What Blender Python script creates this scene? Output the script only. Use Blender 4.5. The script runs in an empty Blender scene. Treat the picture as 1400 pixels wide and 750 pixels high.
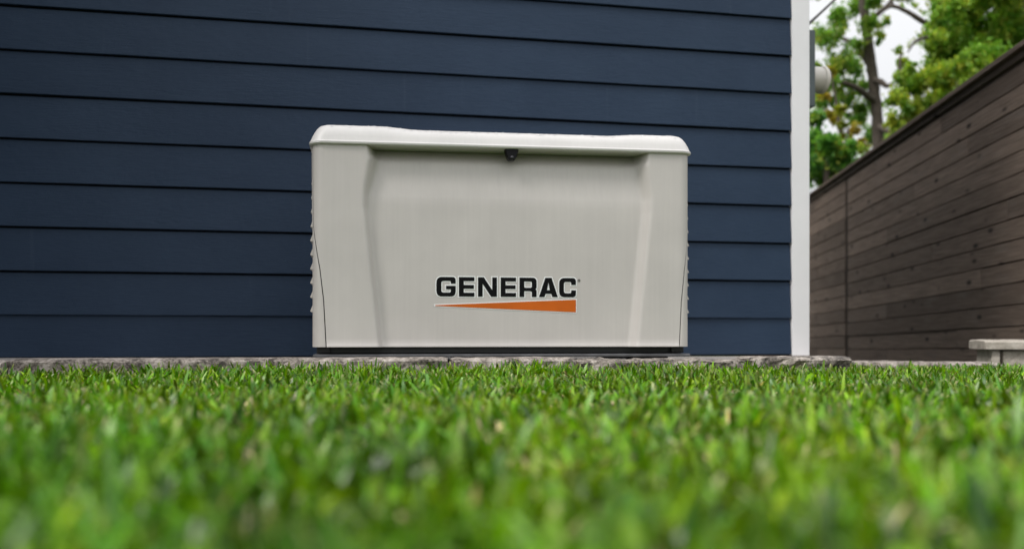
import bpy, bmesh, math, random
import numpy as np
from mathutils import Vector, Matrix, noise

R = math.radians
random.seed(7)
rng = np.random.default_rng(7)
scene = bpy.context.scene
COL = scene.collection

# ------------------------------------------------------------------ camera
cam_d = bpy.data.cameras.new('camera')
cam = bpy.data.objects.new('camera', cam_d)
COL.objects.link(cam)
CAM_Z = 0.14
cam.location = (0, 0, CAM_Z)
cam.rotation_euler = (R(90), 0, 0)
cam_d.sensor_width = 36.0
cam_d.lens = 35.0
cam_d.shift_y = 0.0607
cam_d.clip_start = 0.02
cam_d.clip_end = 1500
cam_d.dof.use_dof = True
cam_d.dof.focus_distance = 3.0
cam_d.dof.aperture_fstop = 2.15
cam_d.dof.aperture_blades = 9
scene.camera = cam

# ------------------------------------------------------------------ sky and sun (overcast)
SUN_EL, SUN_ROT = 50.0, 234.0
world = bpy.data.worlds.new('World')
scene.world = world
world.use_nodes = True
wn = world.node_tree
wn.nodes.clear()
sky = wn.nodes.new('ShaderNodeTexSky')
sky.sky_type = 'NISHITA'
sky.sun_disc = False
sky.sun_elevation = R(SUN_EL)
sky.sun_rotation = R(SUN_ROT)
sky.dust_density = 4.0
hs = wn.nodes.new('ShaderNodeHueSaturation')
hs.inputs['Saturation'].default_value = 0.10
bgn = wn.nodes.new('ShaderNodeBackground')
bgn.inputs['Strength'].default_value = 0.12
wo = wn.nodes.new('ShaderNodeOutputWorld')
wn.links.new(sky.outputs[0], hs.inputs['Color'])
cloud = wn.nodes.new('ShaderNodeMix'); cloud.data_type = 'RGBA'      # even white cloud layer over the blue
cloud.inputs[0].default_value = 0.85
# CIE standard overcast sky: radiance grows as (1 + 2 sin(elevation)) / 3 towards the zenith
wtc = wn.nodes.new('ShaderNodeTexCoord'); wsx = wn.nodes.new('ShaderNodeSeparateXYZ')
wn.links.new(wtc.outputs['Generated'], wsx.inputs[0])
wmr = wn.nodes.new('ShaderNodeMapRange')
wmr.inputs['From Min'].default_value = 0.0; wmr.inputs['From Max'].default_value = 1.0
wmr.inputs['To Min'].default_value = 4.1; wmr.inputs['To Max'].default_value = 12.3
wn.links.new(wsx.outputs['Z'], wmr.inputs['Value'])
wcm = wn.nodes.new('ShaderNodeVectorMath'); wcm.operation = 'SCALE'
wcm.inputs[0].default_value = (0.985, 1.0, 1.025)
wn.links.new(wmr.outputs[0], wcm.inputs['Scale'])
wn.links.new(wcm.outputs[0], cloud.inputs[7])
wn.links.new(hs.outputs[0], cloud.inputs[6])
wn.links.new(cloud.outputs[2], bgn.inputs['Color'])
wn.links.new(bgn.outputs[0], wo.inputs['Surface'])

sun_d = bpy.data.lights.new('sun', 'SUN')
sun_d.energy = 1.45
sun_d.angle = R(18)
sun_d.color = (1.0, 0.965, 0.92)
sun = bpy.data.objects.new('sun', sun_d)
COL.objects.link(sun)
el, ro = R(SUN_EL), R(SUN_ROT)
sdir = Vector((math.sin(ro) * math.cos(el), math.cos(ro) * math.cos(el), math.sin(el)))
sun.rotation_euler = sdir.to_track_quat('Z', 'Y').to_euler()
sun.location = sdir * 30

scene.view_settings.view_transform = 'Standard'
scene.view_settings.look = 'None'
scene.view_settings.exposure = 0.44
scene.view_settings.gamma = 1.0
scene.view_settings.use_curve_mapping = False
scene.cycles.max_bounces = 8
scene.cycles.transparent_max_bounces = 8

# ------------------------------------------------------------------ helpers
def tag(o, label=None, cat=None, group=None, kind=None):
    if label: o['label'] = label
    if cat: o['category'] = cat
    if group: o['group'] = group
    if kind: o['kind'] = kind
    return o

def empty(name, loc=(0, 0, 0), rz=0.0):
    o = bpy.data.objects.new(name, None)
    o.empty_display_size = 0.1
    COL.objects.link(o)
    o.location = loc
    o.rotation_euler = (0, 0, rz)
    return o

def link(name, me, mat=None, parent=None):
    o = bpy.data.objects.new(name, me)
    COL.objects.link(o)
    if mat is not None and len(me.materials) == 0:
        me.materials.append(mat)
    if parent is not None:
        o.parent = parent
    return o

def pymesh(name, verts, faces, smooth=False):
    me = bpy.data.meshes.new(name)
    me.from_pydata([tuple(v) for v in verts], [], faces)
    me.validate()
    if smooth:
        me.polygons.foreach_set('use_smooth', [True] * len(me.polygons))
    me.update()
    return me

def bm_mesh(name, bm, smooth=False):
    me = bpy.data.meshes.new(name)
    bmesh.ops.recalc_face_normals(bm, faces=bm.faces[:])
    bm.to_mesh(me)
    bm.free()
    if smooth:
        me.polygons.foreach_set('use_smooth', [True] * len(me.polygons))
    return me

def box_bm(x0, x1, y0, y1, z0, z1, bevel=0.0, seg=2, bm=None):
    own = bm is None
    b = bmesh.new()
    vs = [b.verts.new((x, y, z)) for z in (z0, z1) for y in (y0, y1) for x in (x0, x1)]
    for f in ((0, 2, 3, 1), (4, 5, 7, 6), (0, 1, 5, 4), (2, 6, 7, 3), (0, 4, 6, 2), (1, 3, 7, 5)):
        b.faces.new([vs[i] for i in f])
    bmesh.ops.recalc_face_normals(b, faces=b.faces[:])
    if bevel > 0:
        bmesh.ops.bevel(b, geom=b.edges[:], offset=bevel, segments=seg, affect='EDGES', profile=0.6)
    if own:
        return b
    tmp = bpy.data.meshes.new('tmp')
    b.to_mesh(tmp); b.free()
    bm.from_mesh(tmp)
    bpy.data.meshes.remove(tmp)
    return bm

def tube_mesh(name, pts, radii, seg=10, jitter=0.0):
    pts = [Vector(p) for p in pts]
    verts, faces = [], []
    n = len(pts)
    up = Vector((0.13, 0.21, 0.97))
    for i, p in enumerate(pts):
        t = (pts[min(i + 1, n - 1)] - pts[max(i - 1, 0)]).normalized()
        a = t.cross(up)
        if a.length < 1e-3: a = t.cross(Vector((1, 0, 0)))
        a.normalize(); b = t.cross(a)
        for k in range(seg):
            th = 2 * math.pi * k / seg
            rr = radii[i] * (1 + jitter * noise.noise(Vector((k * 1.7, i * 0.9, n))))
            verts.append(p + (a * math.cos(th) + b * math.sin(th)) * rr)
    for i in range(n - 1):
        for k in range(seg):
            k2 = (k + 1) % seg
            faces.append((i * seg + k, i * seg + k2, (i + 1) * seg + k2, (i + 1) * seg + k))
    faces.append(tuple(range(seg - 1, -1, -1)))
    faces.append(tuple((n - 1) * seg + k for k in range(seg)))
    return pymesh(name, verts, faces, True)

def smooth_path(pts, sub=6):
    pts = [Vector(p) for p in pts]
    out = []
    for i in range(len(pts) - 1):
        p0 = pts[max(i - 1, 0)]; p1 = pts[i]; p2 = pts[i + 1]; p3 = pts[min(i + 2, len(pts) - 1)]
        for k in range(sub):
            t = k / sub
            out.append(0.5 * ((2 * p1) + (-p0 + p2) * t + (2 * p0 - 5 * p1 + 4 * p2 - p3) * t * t
                              + (-p0 + 3 * p1 - 3 * p2 + p3) * t ** 3))
    out.append(pts[-1])
    return out

def lerp(a, b, t): return a + (b - a) * t
def sstep(t):
    t = max(0.0, min(1.0, t)); return t * t * (3 - 2 * t)
def interp(x, xs, ys):
    return float(np.interp(x, xs, ys))

# ------------------------------------------------------------------ materials
def mat_new(name):
    m = bpy.data.materials.new(name)
    m.use_nodes = True
    nt = m.node_tree
    b = nt.nodes['Principled BSDF']
    return m, nt, b

def N(nt, typ, **kw):
    n = nt.nodes.new(typ)
    for k, v in kw.items():
        if k in n.inputs: n.inputs[k].default_value = v
        else: setattr(n, k, v)
    return n

def ramp(nt, fac, stops):
    r = nt.nodes.new('ShaderNodeValToRGB')
    els = r.color_ramp.elements
    els[0].position, els[0].color = stops[0][0], (*stops[0][1], 1)
    els[1].position, els[1].color = stops[-1][0], (*stops[-1][1], 1)
    for p, c in stops[1:-1]:
        e = els.new(p); e.color = (*c, 1)
    nt.links.new(fac, r.inputs[0])
    return r.outputs[0]

def coords(nt, scale=(1, 1, 1), kind='Object', rnd=False):
    tc = nt.nodes.new('ShaderNodeTexCoord')
    mp = nt.nodes.new('ShaderNodeMapping')
    mp.inputs['Scale'].default_value = scale
    nt.links.new(tc.outputs[kind], mp.inputs['Vector'])
    if rnd:
        oi = nt.nodes.new('ShaderNodeObjectInfo')
        mul = nt.nodes.new('ShaderNodeMath'); mul.operation = 'MULTIPLY'; mul.inputs[1].default_value = 37.0
        nt.links.new(oi.outputs['Random'], mul.inputs[0])
        cb = nt.nodes.new('ShaderNodeCombineXYZ')
        for i in range(3): nt.links.new(mul.outputs[0], cb.inputs[i])
        nt.links.new(cb.outputs[0], mp.inputs['Location'])
    return mp.outputs[0]

def mixc(nt, a, b, fac, mode='MIX'):
    m = nt.nodes.new('ShaderNodeMix'); m.data_type = 'RGBA'; m.blend_type = mode
    for sock, v in ((m.inputs[0], fac), (m.inputs[6], a), (m.inputs[7], b)):
        if hasattr(v, 'links') or hasattr(v, 'is_output'):
            nt.links.new(v, sock)
        else:
            sock.default_value = v if not isinstance(v, tuple) else ((*v, 1) if len(v) == 3 else v)
    return m.outputs[2]

def bump(nt, b, h, strength=0.3, dist=0.01):
    bn = nt.nodes.new('ShaderNodeBump')
    bn.inputs['Strength'].default_value = strength
    bn.inputs['Distance'].default_value = dist
    nt.links.new(h, bn.inputs['Height'])
    nt.links.new(bn.outputs[0], b.inputs['Normal'])

def noise_tex(nt, vec, scale, detail=4, rough=0.55):
    n = nt.nodes.new('ShaderNodeTexNoise')
    n.inputs['Scale'].default_value = scale
    n.inputs['Detail'].default_value = detail
    n.inputs['Roughness'].default_value = rough
    nt.links.new(vec, n.inputs['Vector'])
    return n.outputs['Fac']

# navy painted fibre-cement siding
def make_siding():
    m, nt, b = mat_new('navy_siding')
    v = coords(nt, (1, 1, 1), rnd=True)
    n1 = noise_tex(nt, v, 2.2, 5)
    c = ramp(nt, n1, [(0.3, (0.0165, 0.033, 0.064)), (0.7, (0.023, 0.0425, 0.078))])
    # faint chalky vertical run marks
    v2 = coords(nt, (26, 1, 1.1), rnd=True)
    n2 = noise_tex(nt, v2, 1.0, 3)
    msk = ramp(nt, n2, [(0.66, (0, 0, 0)), (0.80, (0.10, 0.10, 0.10))])
    c = mixc(nt, c, (0.10, 0.13, 0.17), msk)
    nt.links.new(c, b.inputs['Base Color'])
    b.inputs['Roughness'].default_value = 0.55
    b.inputs['Specular IOR Level'].default_value = 0.22
    v3 = coords(nt, (6, 6, 90), rnd=True)
    n3 = noise_tex(nt, v3, 3.0, 6, 0.6)
    n4 = noise_tex(nt, v, 14, 3)
    mx = mixc(nt, n3, n4, 0.55)
    bump(nt, b, mx, 0.7, 0.005)
    return m
M_siding = make_siding()

def plain(name, col, rough=0.5, nscale=12, amt=0.08, bmp=0.0, bscale=60, metallic=0.0, spec=0.5):
    m, nt, b = mat_new(name)
    v = coords(nt)
    n1 = noise_tex(nt, v, nscale, 5)
    lo = tuple(max(0, c * (1 - amt)) for c in col); hi = tuple(min(1, c * (1 + amt)) for c in col)
    nt.links.new(ramp(nt, n1, [(0.3, lo), (0.7, hi)]), b.inputs['Base Color'])
    b.inputs['Roughness'].default_value = rough
    b.inputs['Metallic'].default_value = metallic
    b.inputs['Specular IOR Level'].default_value = spec
    if bmp > 0:
        bump(nt, b, noise_tex(nt, v, bscale, 4), bmp, 0.004)
    return m

M_trim = plain('white_trim_paint', (0.80, 0.79, 0.80), 0.45, 5, 0.03, 0.08, 40)
M_core = plain('black_core', (0.012, 0.012, 0.013), 0.6)
M_base = plain('black_base_plastic', (0.010, 0.010, 0.011), 0.5, 20, 0.25, 0.15, 80)
M_comp = plain('charcoal_composite', (0.085, 0.085, 0.09), 0.5, 30, 0.3, 0.3, 120)
M_latch = plain('black_latch', (0.005, 0.005, 0.006), 0.35, spec=0.15)
M_mbox = plain('grey_green_enamel', (0.10, 0.125, 0.13), 0.45, 9, 0.12)
M_mcap = plain('ivory_plastic', (0.72, 0.67, 0.60), 0.35, 9, 0.06)
M_mglass = plain('grey_meter_body', (0.62, 0.58, 0.52), 0.3, 9, 0.1)
M_cable = plain('weathered_cable', (0.10, 0.095, 0.09), 0.6, 30, 0.35)
M_roof = plain('grey_shingle', (0.10, 0.10, 0.105), 0.85, 8, 0.3, 0.4, 30)
M_houseback = plain('house_sheathing', (0.012, 0.015, 0.022), 0.8, spec=0.1)
M_black_ink = plain('black_ink', (0.004, 0.004, 0.0045), 0.6, spec=0.12)
M_white_ink = plain('white_vinyl', (0.80, 0.80, 0.79), 0.4, 9, 0.02)
M_orange_ink = plain('orange_ink', (0.56, 0.115, 0.008), 0.5, 14, 0.10, spec=0.2)

def make_shell(name, base, amt):
    """powder-coated panel: faint vertical rain streaks, small speckle, slight orange peel"""
    m, nt, b = mat_new(name)
    v = coords(nt, (60, 60, 1.6))
    n1 = noise_tex(nt, v, 1.6, 5, 0.6)
    v2 = coords(nt)
    n2 = noise_tex(nt, v2, 5, 4)
    lo = tuple(c * (1 - amt) for c in base); hi = tuple(c * (1 + amt) for c in base)
    c1 = ramp(nt, n1, [(0.3, lo), (0.7, hi)])
    c2 = ramp(nt, n2, [(0.3, (0.90, 0.90, 0.90)), (0.7, (1, 1, 1))])
    c = mixc(nt, c1, c2, 1.0, 'MULTIPLY')
    nt.links.new(c, b.inputs['Base Color'])
    r = ramp(nt, n2, [(0.3, (0.34,) * 3), (0.7, (0.46,) * 3)])
    nt.links.new(r, b.inputs['Roughness'])
    n3 = noise_tex(nt, v2, 260, 2)
    bump(nt, b, n3, 0.12, 0.001)
    return m
M_body = make_shell('bisque_powder_coat', (0.565, 0.530, 0.502), 0.024)
M_lid = make_shell('pale_lid_powder_coat', (0.70, 0.675, 0.66), 0.02)

def make_water():
    m, nt, b = mat_new('water_drop')
    b.inputs['Base Color'].default_value = (0.95, 0.97, 1, 1)
    b.inputs['Roughness'].default_value = 0.03
    b.inputs['Transmission Weight'].default_value = 1.0
    b.inputs['IOR'].default_value = 1.33
    return m
M_water = make_water()

def make_fence():
    m, nt, b = mat_new('dark_stained_wood')
    v = coords(nt, (1.2, 1.2, 28), rnd=True)
    g = noise_tex(nt, v, 2.6, 8, 0.65)
    c = ramp(nt, g, [(0.25, (0.080, 0.064, 0.053)), (0.55, (0.140, 0.115, 0.097)), (0.8, (0.205, 0.172, 0.148))])
    oi = nt.nodes.new('ShaderNodeObjectInfo')
    tint = ramp(nt, oi.outputs['Random'], [(0, (1.10, 1.00, 0.94)), (0.5, (1.55, 1.41, 1.32)), (1, (2.0, 1.82, 1.70))])
    c = mixc(nt, c, tint, 1.0, 'MULTIPLY')
    vk = coords(nt, (3.2, 3.2, 9), rnd=True)
    vo = nt.nodes.new('ShaderNodeTexVoronoi'); vo.inputs['Scale'].default_value = 1.0
    vo.inputs['Randomness'].default_value = 1.0
    nt.links.new(vk, vo.inputs['Vector'])
    kn = ramp(nt, vo.outputs['Distance'], [(0.07, (1, 1, 1)), (0.19, (0, 0, 0))])
    c = mixc(nt, c, (0.030, 0.022, 0.018), kn)
    # pale weathered patches
    vw = coords(nt, (1.0, 1.0, 4.0), rnd=True)
    w = ramp(nt, noise_tex(nt, vw, 3.0, 5), [(0.55, (0, 0, 0)), (0.75, (0.35, 0.35, 0.35))])
    c = mixc(nt, c, (0.235, 0.205, 0.182), w)
    nt.links.new(c, b.inputs['Base Color'])
    b.inputs['Roughness'].default_value = 0.8
    b.inputs['Specular IOR Level'].default_value = 0.12
    bump(nt, b, g, 0.9, 0.006)
    return m
M_fence = make_fence()
M_post = plain('dark_post_stain', (0.035, 0.026, 0.021), 0.8, 20, 0.25, 0.3, 40, spec=0.1)

def make_stone(name, stops, rough=0.85, bm_=0.8):
    m, nt, b = mat_new(name)
    v = coords(nt, rnd=True)
    n1 = noise_tex(nt, v, 22, 8, 0.65)
    n2 = noise_tex(nt, v, 120, 4)
    f = mixc(nt, n1, n2, 0.35)
    nt.links.new(ramp(nt, f, stops), b.inputs['Base Color'])
    b.inputs['Roughness'].default_value = rough
    bump(nt, b, f, bm_, 0.006)
    return m
M_stone = make_stone('split_concrete_stone', [(0.40, (0.06, 0.05, 0.043)), (0.50, (0.28, 0.24, 0.21)), (0.62, (0.52, 0.46, 0.42))])
M_stone2 = make_stone('dark_split_stone', [(0.40, (0.035, 0.03, 0.028)), (0.5, (0.21, 0.18, 0.155)), (0.62, (0.47, 0.42, 0.37))])
M_slab = make_stone('pale_limestone', [(0.30, (0.24, 0.20, 0.165)), (0.5, (0.43, 0.385, 0.33)), (0.72, (0.58, 0.53, 0.47))])
M_conc = make_stone('concrete', [(0.30, (0.30, 0.27, 0.25)), (0.5, (0.42, 0.385, 0.36)), (0.72, (0.52, 0.48, 0.45))], 0.9, 0.3)
M_bark = make_stone('bark', [(0.30, (0.035, 0.026, 0.020)), (0.5, (0.095, 0.075, 0.060)), (0.72, (0.17, 0.145, 0.12))], 0.9, 1.0)

def make_ground():
    m, nt, b = mat_new('soil_and_turf')
    v = coords(nt)
    n1 = noise_tex(nt, v, 3, 8, 0.65)
    n2 = noise_tex(nt, v, 45, 6, 0.7)
    a = ramp(nt, n2, [(0.3, (0.020, 0.022, 0.010)), (0.55, (0.035, 0.055, 0.014)), (0.75, (0.075, 0.085, 0.030))])
    c = mixc(nt, a, (0.05, 0.042, 0.028), ramp(nt, n1, [(0.5, (0, 0, 0)), (0.7, (0.6, 0.6, 0.6))]))
    nt.links.new(c, b.inputs['Base Color'])
    b.inputs['Roughness'].default_value = 0.95
    bump(nt, b, n2, 0.8, 0.02)
    return m
M_ground = make_ground()

def make_leaf(name, translucency, rough, spec=0.5):
    m, nt, b = mat_new(name)
    at = nt.nodes.new('ShaderNodeAttribute'); at.attribute_name = 'tint'
    nt.links.new(at.outputs['Color'], b.inputs['Base Color'])
    b.inputs['Roughness'].default_value = rough
    b.inputs['Specular IOR Level'].default_value = spec
    tr = nt.nodes.new('ShaderNodeBsdfTranslucent')
    g = mixc(nt, at.outputs['Color'], (1.25, 1.15, 0.55), 1.0, 'MULTIPLY')
    nt.links.new(g, tr.inputs['Color'])
    ms = nt.nodes.new('ShaderNodeMixShader')
    ms.inputs[0].default_value = translucency
    out = nt.nodes['Material Output']
    nt.links.new(b.outputs[0], ms.inputs[1])
    nt.links.new(tr.outputs[0], ms.inputs[2])
    nt.links.new(ms.outputs[0], out.inputs['Surface'])
    return m
M_grass = make_leaf('grass_blade', 0.28, 0.32, 0.40)
M_leaf = make_leaf('leaf', 0.46, 0.5, 0.4)

# ------------------------------------------------------------------ ground
def ground_z(x, y):
    z = -0.024 * sstep((x - 0.7) / 0.9)
    if y > 4.2:
        z += -0.0154 * (min(y, 14.0) - 4.2)
    return z

def build_ground():
    xs = [-400, -120, -50, -20, -10, -6, -4, -3, -2, -1, 0, 0.3, 0.6, 0.9, 1.2, 1.5, 1.8, 2.4, 3, 4, 6, 10, 20, 50, 120, 400]
    ys = [-300, -80, -30, -12, -6, -3, -1, 0, 1, 2, 3, 3.6, 4.2, 5, 6, 8, 10, 12, 14, 20, 40, 90, 200, 600]
    v = [(x, y, ground_z(x, y) + 0.006 * noise.noise(Vector((x, y, 0)))) for y in ys for x in xs]
    nx = len(xs)
    f = [(j * nx + i, j * nx + i + 1, (j + 1) * nx + i + 1, (j + 1) * nx + i) for j in range(len(ys) - 1) for i in range(nx - 1)]
    o = link('ground', pymesh('ground', v, f, True), M_ground)
    tag(o, kind='structure')
build_ground()

# ------------------------------------------------------------------ the house
HX, HY, HA = -2.068, 4.02, R(12.3)
house = empty('house', (HX, HY, 0.05), HA)
tag(house, 'house with navy blue lap siding and white corner trim behind the generator', 'house')
S_TRIM, S_END = 3.473, 3.563
WALL_L, WALL_TOP = -4.5, 3.46
def siding_mesh(length, name, nseg=12, wav=0.0, seed=0):
    # cross-section in (out, z): bevelled drip edge at the bottom, top tucked under the next course
    prof = [(0.0040, 0.0085), (0.0250, 0.0068), (0.0270, 0.0088), (0.0145, 0.1770), (0.0005, 0.1785), (0.0005, 0.0150)]
    v, f = [], []
    for i in range(nseg + 1):
        x = length * i / nseg
        for k_, (o_, z) in enumerate(prof):
            wv = noise.noise(Vector((x * 2.1, z * 4, seed * 9.7))) * wav + noise.noise(Vector((x * 7.0, z * 9, seed * 3.1))) * wav * 0.4
            v.append((x, -o_ - (wv if k_ in (1, 2, 3) else 0), z + (wv * 0.6 if k_ in (1, 2) else 0)))
    m = len(prof)
    for i in range(nseg):
        for k in range(m):
            k2 = (k + 1) % m
            f.append((i * m + k, i * m + k2, (i + 1) * m + k2, (i + 1) * m + k))
    f.append(tuple(range(m))); f.append(tuple(nseg * m + k for k in range(m - 1, -1, -1)))
    bm = bmesh.new(); me = pymesh(name, v, f); bm.from_mesh(me); bpy.data.meshes.remove(me)
    return bm_mesh(name, bm)
core = box_bm(WALL_L, S_END - 0.024, 0.0, 7.0, 0.0, WALL_TOP)
link('wall', bm_mesh('house_wall', core), M_houseback, house)
sids = [siding_mesh(S_TRIM - WALL_L - 0.003, 'siding_board', 90, 0.0016, q) for q in range(5)]
sid_side = siding_mesh(7.0 - 0.1, 'siding_board_side')
z0 = 0.222 - 0.05
zz = z0 - 0.178
k = 0
while zz < WALL_TOP - 0.2:
    o = link('siding_board', sids[k % 5], M_siding, house)
    o.location = (WALL_L, random.uniform(-0.0006, 0.0006), zz + random.uniform(-0.0008, 0.0008))
    if k == 0: o.location.z = zz + 0.006
    o2 = link('siding_board', sid_side, M_siding, house)
    o2.location = (S_END - 0.026, 0.092, zz)
    o2.rotation_euler = (0, 0, R(90))
    zz += 0.178; k += 1
link('corner_board', bm_mesh('corner_board', box_bm(S_TRIM, S_END, -0.030, 0.0, 0.0, WALL_TOP, 0.002)), M_trim, house)
link('corner_board', bm_mesh('corner_board_side', box_bm(S_END - 0.022, S_END, 0.003, 0.088, 0.0, WALL_TOP, 0.002)), M_trim, house)
link('frieze_board', bm_mesh('frieze_board', box_bm(WALL_L, S_TRIM - 0.003, -0.028, 0.0, WALL_TOP - 0.2, WALL_TOP, 0.002)), M_trim, house)
# added wing, out of view, that shades the left end of the wall
WG = -0.42; WF = -1.75
link('added_wing_wall', bm_mesh('added_wing_wall', box_bm(WALL_L, WG - 0.024, WF + 0.024, -0.03, 0.0, WALL_TOP)), M_houseback, house)
sid_added_wing = siding_mesh(-WF - 0.14, 'siding_board_added_wing'); sid_added_wf = siding_mesh(WG - WALL_L - 0.1, 'siding_board_added_wing_front')
zz = z0 - 0.178
while zz < WALL_TOP - 0.2:
    o = link('siding_board', sid_added_wing, M_siding, house); o.location = (WG - 0.026, WF + 0.10, zz); o.rotation_euler = (0, 0, R(90))
    o = link('siding_board', sid_added_wf, M_siding, house); o.location = (WALL_L, WF + 0.026, zz)
    zz += 0.178
link('corner_board', bm_mesh('corner_board_added_wing', box_bm(WG - 0.097, WG + 0.004, WF - 0.006, WF + 0.0235, 0.0, WALL_TOP, 0.002)), M_trim, house)
link('corner_board', bm_mesh('corner_board_added_wing_side', box_bm(WG - 0.0235, WG + 0.004, WF + 0.026, WF + 0.098, 0.0, WALL_TOP, 0.002)), M_trim, house)
link('added_wing_roof', bm_mesh('added_wing_roof', box_bm(WALL_L - 0.2, WG + 0.22, WF - 0.25, -0.26, WALL_TOP + 0.004, WALL_TOP + 0.15, 0.01)), M_roof, house)
rb = bmesh.new()
rv = [(WALL_L - .3, -.25, WALL_TOP), (S_END + .25, -.25, WALL_TOP), (S_END + .25, 7.3, WALL_TOP), (WALL_L - .3, 7.3, WALL_TOP),
      (WALL_L - .3, -.25, WALL_TOP + .16), (S_END + .25, -.25, WALL_TOP + .16), (S_END + .25, 7.3, WALL_TOP + .16), (WALL_L - .3, 7.3, WALL_TOP + .16),
      (WALL_L - .3, 3.5, WALL_TOP + 1.9), (S_END + .25, 3.5, WALL_TOP + 1.9)]
rv = [rb.verts.new(p) for p in rv]
for f in ((0, 3, 2, 1), (0, 1, 5, 4), (2, 3, 7, 6), (4, 5, 9, 8), (6, 7, 8, 9), (1, 2, 6, 9, 5), (3, 0, 4, 8, 7)):
    rb.faces.new([rv[i] for i in f])
link('roof', bm_mesh('roof', rb), M_roof, house)

def wall_pt(s, t, z):
    """s along the front wall, t back from it"""
    return Vector((HX + s * math.cos(HA) - t * math.sin(HA), HY + s * math.sin(HA) + t * math.cos(HA), z))

# ------------------------------------------------------------------ electric meter on the side wall
p = wall_pt(S_END, 0.30, 1.27)
meter = empty('electric_meter', p, HA)
tag(meter, 'ivory round electric meter on a dark box at the house corner', 'meter')
link('meter_box', bm_mesh('meter_box', box_bm(0.003, 0.104, -0.20, 0.10, 0.0, 0.378, 0.006)), M_mbox, meter)
def lathe_x(name, prof, seg=36):
    v, f = [], []
    for (x, r) in prof:
        for k in range(seg):
            a = 2 * math.pi * k / seg
            v.append((x, r * math.cos(a), r * math.sin(a)))
    for i in range(len(prof) - 1):
        for k in range(seg):
            k2 = (k + 1) % seg
            f.append((i * seg + k, i * seg + k2, (i + 1) * seg + k2, (i + 1) * seg + k))
    f.append(tuple(range(seg))); f.append(tuple((len(prof) - 1) * seg + k for k in range(seg)))
    me = pymesh(name, v, f, True)
    me.set_sharp_from_angle(angle=R(35))
    return me
mb = link('meter_body', lathe_x('meter_body', [(0.1045, .070), (0.113, .070), (0.117, .064), (0.200, .064)]), M_mglass, meter)
mb.location = (0, -0.075, 0.168)
mr = link('meter_rim', lathe_x('meter_rim', [(0.2002, .062), (0.201, .067), (0.204, .0685), (0.219, .068), (0.224, .064), (0.225, .053)]), M_mcap, meter)
mr.location = (0, -0.075, 0.168)
mc = link('mounting_collar', lathe_x('mounting_collar', [(0.1042, .076), (0.110, .076), (0.112, .072)]), M_mcap, meter)
mc.location = (0, -0.075, 0.168)

# cables leaving the box for the street
p0 = wall_pt(S_END + 0.045, 0.14, 1.648)
end = Vector((6.6, 15.0, 7.0))
def sagged(a, b, sag, n=24):
    return [a.lerp(b, i / n) - Vector((0, 0, sag * 4 * (i / n) * (1 - i / n))) for i in range(n + 1)]
o = link('overhead_cable', tube_mesh('overhead_cable', sagged(p0, end, 0.05), [0.0075] * 25, 8), M_cable)
tag(o, 'thick grey service cable rising from the meter box towards the trees', 'cable')
q0 = wall_pt(S_END + 0.02, 0.05, 1.78); q1 = Vector((5.9, 16.0, 7.6))
o = link('overhead_wire', tube_mesh('overhead_wire', sagged(q0, q1, 0.04), [0.0032] * 25, 6), M_cable)
tag(o, 'thin wire slanting across the sky above the thick cable', 'wire')

# ------------------------------------------------------------------ wooden fence
FD = Vector((0.077, 1.0, -0.0154)).normalized()
FN = Vector((-1.0, 0.077, 0.0)).normalized()      # towards the yard
FU = Vector((0, 0, 1))
FB = Vector((3.251, 9.62, -0.107))
fence = empty('fence', FB)
tag(fence, 'tall dark brown wooden fence of horizontal boards receding beside the house', 'fence')
fmat = Matrix.Identity(4)
for i, ax in enumerate((FD, FN, FU)):
    for j in range(3): fmat[j][i] = ax[j]
def fence_box(name, u0, u1, w0, w1, z0, z1, bevel, mat, parent=fence):
    bm = box_bm(u0, u1, w0, w1, z0, z1, bevel, 1)
    bm.transform(fmat)
    return link(name, bm_mesh(name, bm), mat, parent)
BH = 0.1262
rowsN = 14
frnd = random.Random(3)
def fence_bay(u0, u1, cuts, zoff, dz):
    for r_ in range(rowsN):
        cs = [u0] + [c for c in cuts(r_)] + [u1]
        for a, b in zip(cs[:-1], cs[1:]):
            pr = frnd.uniform(-0.003, 0.003)
            gap = 0.006 + frnd.uniform(0, 0.003)
            bm = box_bm(0.0025, (b - a) - 0.0025, 0.0, 0.019 + pr, 0, BH - gap, 0.002, 1)
            bm.transform(fmat)
            o = link('board', bm_mesh('fence_board', bm), M_fence, fence)
            off = FD * a + FU * (zoff + r_ * BH)
            o.location = off
def cuts_right(r_):
    base = {0: [-1.31], 1: [-2.9], 2: [-4.3], 3: [-1.31, -4.9], 4: [-3.3], 5: [-1.31], 6: [-2.4, -4.7],
            7: [-3.7], 8: [-1.31], 9: [-4.5], 10: [-2.0], 11: [-3.1], 12: [-4.1], 13: [-2.6]}
    return sorted(base[r_])
def cuts_left(r_):
    return [1.2 + 0.37 * ((r_ * 5) % 7), 5.6 + 0.37 * ((r_ * 3) % 7)]
fence_bay(-5.6, -0.045, cuts_right, 0.0, 0)
fence_bay(0.045, 12.0, cuts_left, 0.012, 0)
fence_box('backing', -5.6, 12.0, -0.03, -0.002, 0.0, 1.79, 0.0, M_fence)
fence_box('post_strip', -0.042, 0.042, 0.0, 0.012, 0.0, 1.772, 0.002, M_post)
fence_box('top_rail', -5.6, 12.0, 0.0, 0.030, 1.782, 1.822, 0.003, M_fence)
fence_box('cap_board', -5.6, 12.0, -0.06, 0.062, 1.824, 1.858, 0.004, M_fence)

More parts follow.
